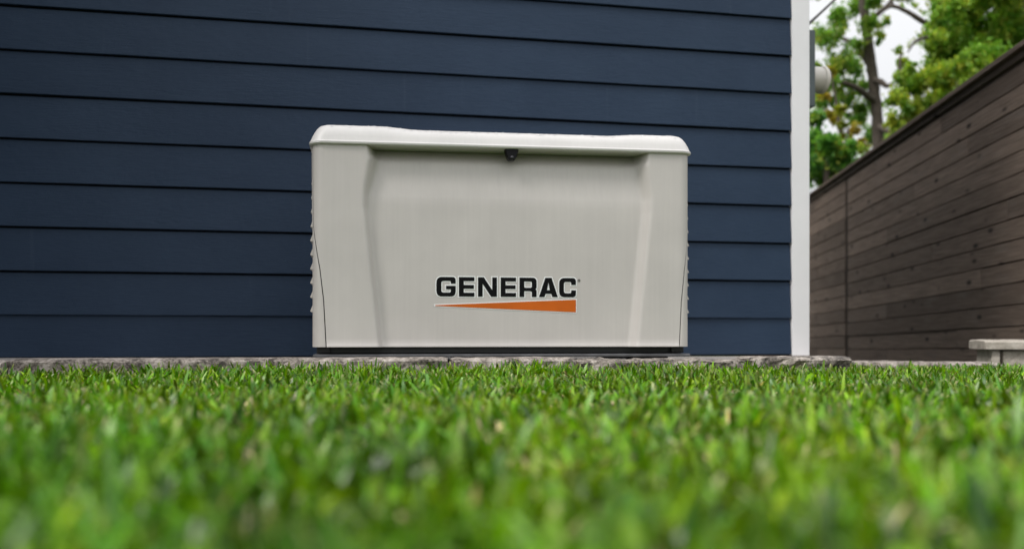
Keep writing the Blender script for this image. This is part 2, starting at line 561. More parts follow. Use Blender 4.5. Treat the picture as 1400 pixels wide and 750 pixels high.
# ------------------------------------------------------------------ concrete pad, edging stones
GX, GY, GA = -0.018, 3.2585, R(8.4)
def gen_pt(u, w, z):
    """u along the generator's front, w back from it"""
    return Vector((GX + u * math.cos(GA) - w * math.sin(GA), GY + u * math.sin(GA) + w * math.cos(GA), z))
A_, B_ = gen_pt(-2.3, -0.045, 0), gen_pt(1.10, -0.045, 0)
C_, D_ = wall_pt(S_END + 0.05, -0.003, 0), wall_pt(-0.42, -0.003, 0)
bm = bmesh.new()
top = [bm.verts.new((q.x, q.y, z)) for q, z in ((A_, .056), (B_, .056), (C_, .046), (D_, .056))]
bot = [bm.verts.new((q.x, q.y, -.08)) for q in (A_, B_, C_, D_)]
bm.faces.new(top); bm.faces.new(bot[::-1])
for i in range(4): bm.faces.new((bot[i], bot[(i + 1) % 4], top[(i + 1) % 4], top[i]))
o = link('concrete_pad', bm_mesh('concrete_pad', bm), M_conc)
tag(o, kind='structure')

def rough_block(name, u0, u1, w0, w1, z0, z1, mat, amp, seed, frame='gen', topamp=0.002, step=0.014, tilt=0.0):
    nx = max(4, int((u1 - u0) / step)); ny = max(3, int((w1 - w0) / (step * 1.6))); nz = max(3, int((z1 - z0) / (step * 0.8)))
    bm = bmesh.new()
    grid = {}
    def vert(i, j, k):
        key = (i, j, k)
        if key not in grid:
            x = lerp(u0, u1, i / nx); y = lerp(w0, w1, j / ny); z = lerp(z0, z1, k / nz)
            s = Vector((x * 16 + seed * 7.3, y * 16, z * 22))
            nval = noise.fractal(s, 0.9, 2.1, 4)
            nval2 = noise.noise(s * 0.35)
            if j == 0: y += amp * (nval * 0.9 + 0.5 * nval2) + (0.006 if k == nz else 0)
            if i == 0: x += 0.6 * amp * nval + (0.005 if j == 0 else 0)
            if i == nx: x += 0.6 * amp * nval - (0.005 if j == 0 else 0)
            if k == nz:
                z += topamp * nval * 1.3 - (0.005 if (j == 0) else 0) - (0.004 if i in (0, nx) else 0) + tilt * (i / nx - .5)
            grid[key] = bm.verts.new((x, y, z))
        return grid[key]
    for i in range(nx):
        for j in range(ny):
            bm.faces.new((vert(i, j, nz), vert(i + 1, j, nz), vert(i + 1, j + 1, nz), vert(i, j + 1, nz)))
        for k in range(nz):
            bm.faces.new((vert(i, 0, k), vert(i + 1, 0, k), vert(i + 1, 0, k + 1), vert(i, 0, k + 1)))
            bm.faces.new((vert(i + 1, ny, k), vert(i, ny, k), vert(i, ny, k + 1), vert(i + 1, ny, k + 1)))
    for j in range(ny):
        for k in range(nz):
            bm.faces.new((vert(0, j + 1, k), vert(0, j, k), vert(0, j, k + 1), vert(0, j + 1, k + 1)))
            bm.faces.new((vert(nx, j, k), vert(nx, j + 1, k), vert(nx, j + 1, k + 1), vert(nx, j, k + 1)))
    me = bm_mesh(name, bm)
    o = link(name, me, mat)
    if frame == 'gen':
        o.location = (GX, GY, 0); o.rotation_euler = (0, 0, GA)
    return o
G_ED = 'stone edging along the lawn'
o = rough_block('edging_stone', -2.28, -1.512, -0.115, -0.03, -0.05, 0.070, M_stone, 0.006, 1)
tag(o, 'pale edging stone at the far left end of the row, cut by the frame', 'stone', G_ED)
o = rough_block('edging_stone', -1.499, -0.1986, -0.10, -0.012, -0.05, 0.075, M_stone, 0.012, 2, topamp=0.001)
tag(o, 'longest pale edging stone, from the left wall to under the generator', 'stone', G_ED)
o = rough_block('edging_stone', -0.1846, 0.2144, -0.10, -0.012, -0.05, 0.0735, M_stone, 0.014, 3, topamp=0.002)
tag(o, 'pale edging stone right of the dark notch below the generator lettering', 'stone', G_ED)
o = rough_block('edging_stone', 0.226, 0.785, -0.098, -0.012, -0.05, 0.067, M_stone2, 0.022, 4, topamp=0.005)
tag(o, 'darker rough edging stone below the right end of the generator', 'stone', G_ED)
o = rough_block('edging_stone', 0.796, 1.152, -0.105, 0.03, -0.06, 0.0735, M_stone2, 0.026, 5, topamp=0.003)
tag(o, 'rough split edging stone below the white corner trim, last of the row', 'stone', G_ED)
o = rough_block('kerb_stone', 1.49, 2.12, 4.30, 4.46, -0.09, 0.030, M_stone, 0.006, 6, frame='world', topamp=0.003, tilt=-0.006)
tag(o, 'low pale kerb stone at the foot of the fence beside the bench', 'stone')

# ------------------------------------------------------------------ low stone bench
bench = empty('stone_bench', (2.161, 4.55, -0.03), R(-12))
tag(bench, 'low weathered stone bench with a thick slab top in front of the fence', 'bench')
def bench_part(name, *a, **k):
    o = rough_block(name, *a, frame='local', **k); o.parent = bench; return o
bench_part('slab', 0.0, 0.95, 0.0, 0.30, 0.113, 0.155, M_slab, 0.004, 11, topamp=0.003, step=0.012)
bench_part('support_block', 0.030, 0.075, 0.022, 0.27, -0.05, 0.111, M_slab, 0.005, 12)
bench_part('support_block', 0.082, 0.42, 0.030, 0.27, -0.05, 0.111, M_slab, 0.005, 13)
bench_part('support_block', 0.426, 0.90, 0.026, 0.27, -0.05, 0.111, M_slab, 0.005, 14)

# ------------------------------------------------------------------ the generator
gen = empty('standby_generator', (GX, GY, 0.056), GA)
tag(gen, 'bisque home standby generator with pale hinged lid and lettering on its front', 'generator')
ZB = 0.056                    # world height of the local origin
W, DEP, RC = 1.250, 0.635, 0.036
Z_BOT, Z_TOP = 0.107 - ZB, 0.760 - ZB
def perim(q):
    """half perimeter: q from the front centre outwards to the side; returns (x, y) for the +x half"""
    a = W / 2 - RC
    if q <= a: return (q, 0.0)
    q -= a
    L = RC * math.pi / 2
    if q <= L:
        t = q / RC
        return (a + RC * math.sin(t), RC * (1 - math.cos(t)))
    return (W / 2, RC + q - L)
def seam_q(z, side):
    # arc position of the front-panel seam: inward at the foot, hidden round the corner above
    zl = [Z_BOT, 0.20, 0.30, 0.36, 0.45, Z_TOP]
    off = [0.046, 0.038, 0.026, 0.014, -0.004, -0.010] if side < 0 else [0.040, 0.033, 0.022, 0.011, -0.004, -0.010]
    return W / 2 - interp(z, zl, off) - (0.0 if True else 0)
Z1, Z2 = 0.712 - ZB, 0.572 - ZB
def recess(x, z):
    side = -1 if x < 0 else 1
    d = abs(abs(x) - W / 2) if abs(x) < W / 2 else 0.0
    zl = [Z_BOT, Z2 - 0.02, Z2 + 0.03, Z1, Z_TOP]
    if side < 0:
        xo = interp(z, zl, [0.207, 0.160, 0.160, 0.174, 0.172]); xi = interp(z, zl, [0.228, 0.181, 0.184, 0.216, 0.200])
    else:
        xo = interp(z, zl, [0.178, 0.131, 0.129, 0.142, 0.142]); xi = interp(z, zl, [0.212, 0.166, 0.166, 0.190, 0.172])
    t = sstep((d - xo) / (xi - xo))
    dep = interp(z, [Z_BOT, Z2 - 0.02, Z2, Z2 + 0.02, Z1 - 0.012, Z1, Z1 + 0.008, Z_TOP], [0.028, 0.028, 0.0283, 0.0295, 0.043, 0.046, 0.053, 0.100])
    return t * dep
zrows = sorted(set([round(z, 4) for z in list(np.linspace(Z_BOT + 0.012, Z_TOP, 44))] + [Z_BOT, Z_BOT + 0.004, Z_BOT + 0.008, Z1, Z1 + 0.004, Z1 + 0.008, Z1 - 0.006, Z1 - 0.012, Z2 - 0.02, Z2 - 0.01, Z2, Z2 + 0.01, Z2 + 0.02]))
def front_panel():
    v, f = [], []
    # fixed fractions, dense round the creases and corners
    fr = sorted(set([round(t, 5) for t in list(np.linspace(0, 0.12, 10)) + list(np.linspace(0.12, 0.46, 34)) + list(np.linspace(0.46, 1.0, 8))]))
    cols = [-1 + t for t in fr] + [1 - t for t in fr[::-1]][1:]
    n = len(cols)
    for z in zrows:
        flare = 0.0035 * sstep((Z_BOT + 0.014 - z) / 0.012)
        for c in cols:
            s = -1 if c < 0 else 1
            q = abs(c) * seam_q(z, s)
            x, y = perim(q)
            x *= s
            v.append((x, y + recess(x, z) - flare, z))
    m = len(zrows)
    for j in range(m - 1):
        for i in range(n - 1):
            f.append((j * n + i, j * n + i + 1, (j + 1) * n + i + 1, (j + 1) * n + i))
    # folded return edges: along the foot and both seams
    base = len(v)
    for i in range(n):
        x, y, z = v[i]; v.append((x, y + 0.018, z - 0.0005))
    for i in range(n - 1): f.append((base + i, base + i + 1, i + 1, i))
    for side, col in ((-1, 0), (1, n - 1)):
        b2 = len(v)
        for j in range(m):
            x, y, z = v[j * n + col]; v.append((x - side * 0.010, y + 0.014, z))
        for j in range(m - 1):
            a, b = j * n + col, (j + 1) * n + col
            f.append((b2 + j, a, b, b2 + j + 1) if side < 0 else (a, b2 + j, b2 + j + 1, b))
    bm = bmesh.new(); me = pymesh('front_panel', v, f); bm.from_mesh(me); bpy.data.meshes.remove(me)
    me = bm_mesh('front_panel', bm, True)
    return me
def mark_sharp(me, ang):
    me.set_sharp_from_angle(angle=ang)
    return me
link('front_panel', mark_sharp(front_panel(), R(50)), M_body, gen)

def side_panel(s):
    v, f = [], []
    qend = W / 2 - RC + RC * math.pi / 2 + (DEP - RC)
    cols = [0, 0.004, 0.010, 0.018, 0.03, 0.045, 0.06, 0.09, 0.15, 0.3, 0.5, 0.75, 1.0]
    zs = [z for z in zrows]
    n = len(cols)
    for z in zs:
        qs = seam_q(z, s) + 0.0030
        for c in cols:
            if c <= 0.09: q = qs + c
            else: q = lerp(qs + 0.09, qend, (c - 0.09) / 0.91)
            x, y = perim(q)
            inset = 0.0015 if c == 0 else 0.0
            v.append((s * x, y + inset, z))
    for j in range(len(zs) - 1):
        for i in range(n - 1):
            a = (j * n + i, j * n + i + 1, (j + 1) * n + i + 1, (j + 1) * n + i)
            f.append(a if s > 0 else a[::-1])
    b2 = len(v)
    for j in range(len(zs)):
        x, y, z = v[j * n]; v.append((x + s * 0.004, y + 0.014, z))
    for j in range(len(zs) - 1):
        f.append((b2 + j, j * n, (j + 1) * n, b2 + j + 1))
    b3 = len(v)
    for i in range(n):
        x, y, z = v[i]; v.append((x - s * 0.02, y + 0.004, z))
    for i in range(n - 1): f.append((b3 + i, b3 + i + 1, i + 1, i))
    bm = bmesh.new(); me = pymesh('side_panel', v, f); bm.from_mesh(me); bpy.data.meshes.remove(me)
    bmesh.ops.remove_doubles(bm, verts=bm.verts[:], dist=1e-6)
    return bm_mesh('side_panel', bm, True)
for s in (-1, 1):
    sp = link('side_panel', mark_sharp(side_panel(s), R(45)), M_body, gen)
    # pressed louvres
    for i in range(11):
        z = 0.165 + i * 0.0455
        a = 1.0 if i < 6 else 1.0 - 0.11 * (i - 5)
        out = (0.0085 if s < 0 else 0.0105) * a
        x = W / 2
        y0, y1 = RC + 0.008, DEP - 0.06
        prof = [(0.0, -0.002), (out, 0.0), (out, 0.0025), (out * 0.35, 0.017), (0.0, 0.024)]
        v = [(s * (x - 0.001 + o_), y, z + dz) for y in (y0, y1) for (o_, dz) in prof]
        m = len(prof)
        f = [(k, (k + 1) % m, m + (k + 1) % m, m + k) for k in range(m)] + [tuple(range(m)), tuple(range(2 * m - 1, m - 1, -1))]
        bm = bmesh.new(); me = pymesh('louvre', v, f); bm.from_mesh(me); bpy.data.meshes.remove(me)
        link('louvre', bm_mesh('louvre', bm), M_body, sp)
link('rear_panel', bm_mesh('rear_panel', box_bm(-W / 2 + 0.002, W / 2 - 0.002, DEP - 0.004, DEP + 0.012, Z_BOT, Z_TOP, 0.003)), M_body, gen)
link('inner_frame', bm_mesh('inner_frame', box_bm(-W / 2 + 0.06, W / 2 - 0.06, 0.13, DEP - 0.02, 0.03, Z_TOP - 0.01, 0.01)), M_core, gen)
for s in (-1, 1):     # corner posts behind the seams
    link('corner_post', bm_mesh('corner_post', box_bm(s * (W / 2 - 0.035) - 0.022, s * (W / 2 - 0.035) + 0.022, 0.030, 0.075, 0.03, Z_TOP - 0.02, 0.004)), M_core, gen)
link('base_frame', bm_mesh('base_frame', box_bm(-W / 2 + 0.020, W / 2 - 0.016, 0.045, DEP - 0.01, 0.0285, Z_BOT + 0.008, 0.004)), M_base, gen)
bp = link('base_pad', bm_mesh('base_pad', box_bm(-W / 2 + 0.002, W / 2 + 0.002, 0.006, DEP + 0.02, 0.0175, 0.0275, 0.003)), M_comp, gen)

for fx in (-0.5, 0.0, 0.5):
    for fy in (0.09, DEP - 0.09):
        link('foot', bm_mesh('foot', box_bm(fx - 0.06, fx + 0.06, fy - 0.05, fy + 0.05, 0.0005, 0.0172, 0.003)), M_base, gen)

# lid: moulded cap with a lip, sloped ends and slightly raised shoulders
def lid_mesh():
    prof = [(-0.030, 0.7545, 0), (0.004, 0.7535, 0), (0.0085, 0.7545, 0), (0.0105, 0.757, 0), (0.0105, 0.7625, 0), (0.0080, 0.7650, 0), (0.0070, 0.768, 0),
            (0.0040, 0.781, .1), (-0.0005, 0.793, .35), (-0.007, 0.803, .7), (-0.015, 0.8095, 1), (-0.026, 0.8135, 1), (-0.045, 0.8150, 1), (-0.12, 0.8170, 1), (-0.29, 0.8190, 1)]
    xin = [-0.03, 0.004, 0.0085, 0.0105, 0.0105, 0.0080, 0.0065, 0.0005, -0.0065, -0.0145, -0.023, -0.034, -0.055, -0.13, -0.30]
    x0, y0, y1, r0 = W / 2, 0.0, DEP + 0.012, RC + 0.004
    v, f = [], []
    nc, nsx, nsy = 8, 46, 12
    ring = None
    for ox, (o_, z, hz) in zip(xin, prof):
        pts = []
        r = max(0.012, r0 + o_ * 0.5)
        hx = x0 + ox
        ya, yb = y0 - o_, y1 + o_
        for i in range(nsx + 1): pts.append((lerp(-hx + r, hx - r, i / nsx), ya))
        for i in range(1, nc): a = i / nc * math.pi / 2; pts.append((hx - r + r * math.sin(a), ya + r - r * math.cos(a)))
        for i in range(nsy + 1): pts.append((hx, lerp(ya + r, yb - r, i / nsy)))
        for i in range(1, nc): a = i / nc * math.pi / 2; pts.append((hx - r + r * math.cos(a), yb - r + r * math.sin(a)))
        for i in range(nsx + 1): pts.append((lerp(hx - r, -hx + r, i / nsx), yb))
        for i in range(1, nc): a = i / nc * math.pi / 2; pts.append((-hx + r - r * math.sin(a), yb - r + r * math.cos(a)))
        for i in range(nsy + 1): pts.append((-hx, lerp(yb - r, ya + r, i / nsy)))
        for i in range(1, nc): a = i / nc * math.pi / 2; pts.append((-hx + r - r * math.cos(a), ya + r - r * math.sin(a)))
        ring = len(pts)
        for (x, y) in pts:
            raise_l = 0.0085 * (1 - sstep((x + 0.41) / 0.13))
            raise_r = 0.0065 * sstep((x - 0.34) / 0.12)
            v.append((x, y, z - ZB + hz * (raise_l + raise_r - 0.002)))
    for j in range(len(prof) - 1):
        for i in range(ring):
            i2 = (i + 1) % ring
            f.append((j * ring + i, j * ring + i2, (j + 1) * ring + i2, (j + 1) * ring + i))
    f.append(tuple((len(prof) - 1) * ring + i for i in range(ring)))
    f.append(tuple(range(ring - 1, -1, -1)))
    return pymesh('lid', v, f, True), v, ring, len(prof)
lme, lv, lring, lrows = lid_mesh()
lid = link('lid', mark_sharp(lme, R(40)), M_lid, gen)
# rain beads along the lid's shoulder
def bead_mesh():
    v, f = [], []
    base = bmesh.new(); bmesh.ops.create_icosphere(base, subdivisions=1, radius=1.0)
    bv = [tuple(q.co) for q in base.verts]; bf = [tuple(w.index for w in fc.verts) for fc in base.faces]; base.free()
    rr = random.Random(5)
    for _ in range(420):
        row = rr.choice([9, 10, 10, 11, 11, 12, 12, 13]); i = rr.randrange(0, 47)
        a = Vector(lv[row * lring + i]); b = Vector(lv[row * lring + min(i + 1, 46)])
        c = a.lerp(b, rr.random()) + Vector((0, 0, 0))
        d = Vector(lv[(row + 1) * lring + i]); c = c.lerp(d + (b - a) * rr.random(), rr.random() * 0.6)
        s = rr.choice([0.0012, 0.0016, 0.002, 0.0028])
        k = len(v)
        for q in bv: v.append((c.x + q[0] * s * 1.3, c.y + q[1] * s * 1.3, c.z + q[2] * s * 0.75))
        for fc in bf: f.append(tuple(k + t for t in fc))
    return pymesh('rain_beads', v, f, True)
rbo = link('rain_beads', bead_mesh(), M_water, lid); tag(rbo, kind='stuff')

# latch under the lid
bm = bmesh.new()
lx = 0.0
for (x0_, x1_, y, z) in ():
    pass
def latch_mesh():
    zt, zb = 0.756 - ZB, 0.7115 - ZB
    outl = [(-0.0255, zt), (-0.0245, zt - 0.012), (-0.0175, zb + 0.010), (-0.0145, zb + 0.004), (-0.009, zb), (0.009, zb), (0.0145, zb + 0.004), (0.0175, zb + 0.010), (0.0245, zt - 0.012), (0.0255, zt)]
    v, f = [], []
    for (sc, y) in ((1.0, 0.03), (1.0, 0.002), (0.90, -0.003)):
        cz = (zt + zb) / 2
        for (x, z) in outl: v.append((x * sc, y, cz + (z - cz) * (sc if z < cz else 1)))
    m = len(outl)
    for j in range(2):
        for i in range(m):
            i2 = (i + 1) % m
            f.append((j * m + i, j * m + i2, (j + 1) * m + i2, (j + 1) * m + i))
    f.append(tuple(2 * m + i for i in range(m))); f.append(tuple(range(m - 1, -1, -1)))
    bm = bmesh.new(); me = pymesh('latch', v, f); bm.from_mesh(me); bpy.data.meshes.remove(me)
    return bm_mesh('latch', bm)
la = link('latch', latch_mesh(), M_latch, gen)
la.location = (0.018, 0.0, 0.105)
la.scale = (0.86, 1.0, 0.85)
kb = link('latch_lock', lathe_x('latch_lock', [(0.0, .006), (0.003, .006), (0.004, .0045)], 16), plain('latch_steel', (0.06, 0.06, 0.065), 0.3, metallic=0.8), la)
kb.rotation_euler = (0, 0, R(-90)); kb.location = (0, -0.003, 0.7205 - ZB)

# lettering: filled 2D outlines, white vinyl border below, black and orange ink above
def fillet(poly):
    """poly: list of (x, y, r) -> rounded outline"""
    out = []
    n = len(poly)
    for i in range(n):
        x, y, r = poly[i]
        if r <= 0: out.append((x, y)); continue
        p = Vector((x, y)); a = Vector(poly[i - 1][:2]); b = Vector(poly[(i + 1) % n][:2])
        d1 = (a - p).normalized(); d2 = (b - p).normalized()
        ang = d1.angle(d2)
        t = min(r / math.tan(ang / 2), (a - p).length * .5, (b - p).length * .5)
        s, e = p + d1 * t, p + d2 * t
        for k in range(7):
            u = k / 6
            q = s * (1 - u) ** 2 + p * 2 * u * (1 - u) + e * u * u
            out.append((q.x, q.y))
    return out
SV, SH = 0.25, 0.205      # stem widths (of cap height)
def glyph_G(w):
    return [fillet([(0, 0, .30), (0, 1, .30), (w, 1, .27), (w, .66, 0), (w - SV, .66, 0), (w - SV, 1 - SH, .09), (SV, 1 - SH, .12), (SV, SH, .12),
                    (w - SV, SH, .09), (w - SV, .37, 0), (w * .50, .37, 0), (w * .50, .55, 0), (w, .55, 0), (w, 0, .27)])]
def glyph_E(w):
    return [fillet([(0, 0, 0), (0, 1, 0), (w, 1, 0), (w, 1 - SH, 0), (SV, 1 - SH, 0), (SV, .60, 0), (w * .97, .60, 0), (w * .97, .405, 0), (SV, .405, 0), (SV, SH, 0), (w, SH, 0), (w, 0, 0)])]
def glyph_N(w):
    return [fillet([(0, 0, 0), (0, 1, 0), (.30, 1, 0), (w - .24, .34, 0), (w - .24, 1, 0), (w, 1, 0), (w, 0, 0), (w - .30, 0, 0), (.24, .66, 0), (.24, 0, 0)])]
def glyph_R(w):
    return [fillet([(0, 0, 0), (0, 1, 0), (w, 1, .22), (w, .47, .12), (w * .93, .41, .05), (w, .34, .12), (w, 0, 0), (w - SV, 0, 0), (w - SV, .30, .08), (SV, .30, 0), (SV, 0, 0)]),
            fillet([(SV, .48, 0), (w - SV, .48, .07), (w - SV, .80, .07), (SV, .80, 0)])]
def glyph_A(w):
    return [fillet([(0, 0, 0), (w * .335, 1, 0), (w * .665, 1, 0), (w, 0, 0), (w - .29, 0, 0), (w - .35, .17, 0), (.35, .17, 0), (.29, 0, 0)]),
            fillet([(.425, .36, 0), (w - .425, .36, 0), (w / 2, .77, 0)])]
def glyph_C(w):
    return [fillet([(0, 0, .30), (0, 1, .30), (w, 1, .27), (w, .64, 0), (w - SV, .64, 0), (w - SV, 1 - SH, .09), (SV, 1 - SH, .12), (SV, SH, .12), (w - SV, SH, .09), (w - SV, .36, 0), (w, .36, 0), (w, 0, .27)])]
CAP = 0.0638
LX0 = -0.2275; LZ = 0.2715 - ZB + 0.0
letters = [('G', glyph_G, 0.0, .99), ('E', glyph_E, 1.155, .80), ('N', glyph_N, 2.143, .98), ('E', glyph_E, 3.323, .80), ('R', glyph_R, 4.304, .90), ('A', glyph_A, 5.329, 1.0), ('C', glyph_C, 6.398, .89)]
FACE_Y = recess(0.0, 0.2)      # flat centre of the panel
def outline_mesh(name, loops, offset, y):
    cu = bpy.data.curves.new(name, 'CURVE')
    cu.dimensions = '2D'; cu.fill_mode = 'BOTH'; cu.offset = offset; cu.extrude = 0.00015
    for lp in loops:
        sp = cu.splines.new('POLY')
        sp.points.add(len(lp) - 1)
        for pt, (x, z) in zip(sp.points, lp): pt.co = (x, z, 0, 1)
        sp.use_cyclic_u = True
    ob = bpy.data.objects.new(name, cu); COL.objects.link(ob)
    dg = bpy.context.evaluated_depsgraph_get(); dg.update()
    me = bpy.data.meshes.new_from_object(ob.evaluated_get(dg))
    bpy.data.objects.remove(ob); bpy.data.curves.remove(cu)
    me.transform(Matrix.Translation((0, y, 0)) @ Matrix.Rotation(R(90), 4, 'X'))
    me.materials.clear()
    return me
fp = [o for o in gen.children if o.name.startswith('front_panel')][0]
def put_mark(name, loops, ink, border):
    link(name + '_border', outline_mesh(name + '_border', loops, border, FACE_Y - 0.0007), M_white_ink, fp)
    link(name, outline_mesh(name, loops, 0.0, FACE_Y - 0.0016), ink, fp)
for (nm, fn, ox, w) in letters:
    loops = [[(LX0 + (ox + x) * CAP, LZ + z * CAP) for (x, z) in lp] for lp in fn(w)]
    put_mark('letter', loops, M_black_ink, 0.0038)
wx1 = LX0 + 7.288 * CAP
wz = 0.2418 - ZB
put_mark('orange_wedge', [[(LX0 - 0.004, wz + 0.0012), (LX0 - 0.004, wz - 0.0012), (wx1, wz - 0.0205), (wx1, wz + 0.0215)]], M_orange_ink, 0.0032)
rg = [(wx1 + 0.0105 + 0.0042 * math.cos(a), LZ + CAP - 0.008 + 0.0042 * math.sin(a)) for a in np.linspace(0, 2 * math.pi, 17)[:-1]]
rgi = [(wx1 + 0.0105 + 0.0024 * math.cos(a), LZ + CAP - 0.008 + 0.0024 * math.sin(a)) for a in np.linspace(0, 2 * math.pi, 17)[:-1]]
link('registered_mark', outline_mesh('registered_mark', [rg, rgi], 0.0, FACE_Y - 0.0012), M_black_ink, fp)

# ------------------------------------------------------------------ numpy mesh of many small faces
def fast_mesh(name, verts, quads, tint):
    me = bpy.data.meshes.new(name)
    nv, nq = len(verts), len(quads)
    me.vertices.add(nv); me.vertices.foreach_set('co', verts.astype(np.float32).ravel())
    me.loops.add(nq * 4); me.loops.foreach_set('vertex_index', quads.astype(np.int32).ravel())
    me.polygons.add(nq)
    me.polygons.foreach_set('loop_start', np.arange(0, nq * 4, 4, dtype=np.int32))
    me.polygons.foreach_set('use_smooth', np.ones(nq, dtype=bool))
    at = me.attributes.new('tint', 'FLOAT_COLOR', 'POINT')
    c = np.ones((nv, 4), np.float32); c[:, :3] = tint
    at.data.foreach_set('color', c.ravel())
    me.update(calc_edges=True)
    return me

# ------------------------------------------------------------------ lawn
def vnoise(x, y, f, seed):
    """cheap smooth value noise"""
    r = np.random.default_rng(seed); T = r.random((64, 64))
    X = x * f + 31.7; Y = y * f + 17.3
    xi = np.floor(X).astype(int); yi = np.floor(Y).astype(int)
    tx = X - xi; ty = Y - yi
    tx = tx * tx * (3 - 2 * tx); ty = ty * ty * (3 - 2 * ty)
    g = lambda a, b: T[a % 64, b % 64]
    return (g(xi, yi) * (1 - tx) + g(xi + 1, yi) * tx) * (1 - ty) + (g(xi, yi + 1) * (1 - tx) + g(xi + 1, yi + 1) * tx) * ty

def build_lawn():
    def scatter(n, x0, x1, y0, y1):
        return rng.uniform(x0, x1, n), rng.uniform(y0, y1, n)
    x, y = scatter(470000, -3.4, 4.0, -0.7, 4.7)
    ca, sa = math.cos(GA), math.sin(GA)
    u = (x - GX) * ca + (y - GY) * sa
    w = -(x - GX) * sa + (y - GY) * ca
    inlawn = np.where(u < 1.165, w < -0.112, (y < 4.30) | (x > 3.2))
    inlawn &= ~((x > 2.08) & (x < 3.15) & (y > 4.57))
    inlawn &= (x < 3.45)
    infr = (y > 0.1) & (np.abs(x) < 0.56 * y + 0.12)
    keep = inlawn & (infr | (rng.random(len(x)) < 0.40))
    keep &= rng.random(len(x)) < 0.18 + 1.7 * vnoise(x, y, 20, 8) ** 1.5
    keep &= (x ** 2 + y ** 2) > 0.20 ** 2
    x, y = x[keep], y[keep]
    n = len(x)
    clump = vnoise(x, y, 9, 1); patch = vnoise(x, y, 2.3, 2); fine = vnoise(x, y, 28, 3)
    L = (0.025 + 0.030 * clump + 0.012 * fine) * rng.uniform(0.65, 1.25, n)
    tall = rng.random(n) < 0.02
    L[tall] *= 1.35
    ub = (x - GX) * ca + (y - GY) * sa; wb = -(x - GX) * sa + (y - GY) * ca
    L *= 1 + 0.46 * (1 - np.clip((-0.11 - wb) / 0.30, 0, 1)) * (ub < 1.1)      # longer where the mower misses, along the stones
    L = np.minimum(L, 0.066 + 0.010 * rng.random(n))
    near = (y < 1.3) & (rng.random(n) < 0.045)
    L[near] *= 1.45
    wd = rng.uniform(0.0042, 0.0092, n)
    dead = rng.random(n) < np.where(y < 0.9, 0.35, 1.0) * (0.07 + 0.26 * np.clip((patch - 0.42) * 4, 0, 1) * (fine > 0.45))
    L[dead] *= 0.82
    wd[dead] *= 0.72
    az = rng.uniform(0, 2 * np.pi, n)
    lean = np.abs(rng.normal(0.38, 0.36, n)) + 0.35 * dead
    curl = rng.uniform(0.1, 1.5, n)
    gz = np.array([ground_z(a, b) for a, b in zip(x, y)])
    # blade frames
    hx, hy = np.cos(az), np.sin(az)
    tw = az + np.pi / 2 + rng.normal(0, 0.5, n)
    px_, py_ = np.cos(tw), np.sin(tw)
    ts = np.array([0.0, 0.38, 0.74, 1.0]); ws = np.array([0.5, 1.0, 0.92, 0.42])
    V = np.zeros((n, 8, 3)); 
    rad = np.zeros(n); hgt = np.zeros(n)
    prev = 0
    for k, (t, wk) in enumerate(zip(ts, ws)):
        if k > 0:
            th = lean + curl * t * t * 0.9
            dl = (t - prev) * L
            rad = rad + np.sin(th) * dl; hgt = hgt + np.cos(th) * dl
        prev = t
        cx = x + hx * rad; cy = y + hy * rad; cz = gz + np.maximum(hgt, 0.002) - (0.004 if k == 0 else 0)
        for s_, j in ((-1, 0), (1, 1)):
            V[:, 2 * k + j, 0] = cx + s_ * px_ * wd * wk * 0.5
            V[:, 2 * k + j, 1] = cy + s_ * py_ * wd * wk * 0.5
            V[:, 2 * k + j, 2] = cz
    base = np.arange(n)[:, None] * 8
    quads = np.concatenate([base + np.array([[2 * k, 2 * k + 1, 2 * k + 3, 2 * k + 2]]) for k in range(3)], axis=1).reshape(-1, 4)
    # colours: fresh green, blue-green, yellow-green, straw
    g1 = np.array([0.118, 0.278, 0.003]); g2 = np.array([0.038, 0.158, 0.004]); g3 = np.array([0.235, 0.335, 0.005]); st = np.array([0.56, 0.45, 0.24])
    a = rng.random(n)[:, None]; pt = patch[:, None]
    C = g1 * (1 - a) + g2 * a
    yel = np.clip(rng.normal(0.10, 0.25, n) + 0.35 * (pt[:, 0] - 0.4) + 0.5 * (vnoise(x, y, 11, 6) - 0.45), 0, 0.9)[:, None]
    C = C * (1 - yel) + g3 * yel
    C[dead] = st * rng.uniform(0.7, 1.25, (dead.sum(), 1))
    C *= rng.uniform(0.4, 1.65, (n, 1)) * (0.55 + 0.90 * vnoise(x, y, 17, 5))[:, None]
    T = np.repeat(C[:, None, :], 8, axis=1)
    cut = (rng.random(n) < np.where(y < 0.9, 0.08, 0.24)) & ~dead          # dry, mower-cut tips
    tipc = np.array([0.52, 0.47, 0.24]) * rng.uniform(0.6, 1.15, (cut.sum(), 1))
    T[cut, 6] = T[cut, 6] * 0.25 + tipc * 0.75; T[cut, 7] = T[cut, 6]
    # straw-coloured sheath at the foot of the blades, as in the plant
    T[:, 0:2] = T[:, 0:2] * 0.6 + np.array([0.16, 0.15, 0.06]) * 0.4
    o = link('lawn_grass', fast_mesh('lawn_grass', V.reshape(-1, 3), quads, T.reshape(-1, 3)), M_grass)
    tag(o, 'bright green broad-bladed lawn filling the foreground up to the edging stones', 'grass', kind='stuff')
    return n
nb = build_lawn()

# ------------------------------------------------------------------ trees and shrubs beyond the fence
F_PX = 1361.0
def at(px, py, d):
    return Vector(((px - 700) / F_PX * d, d, CAM_Z - (py - 460) / F_PX * d))

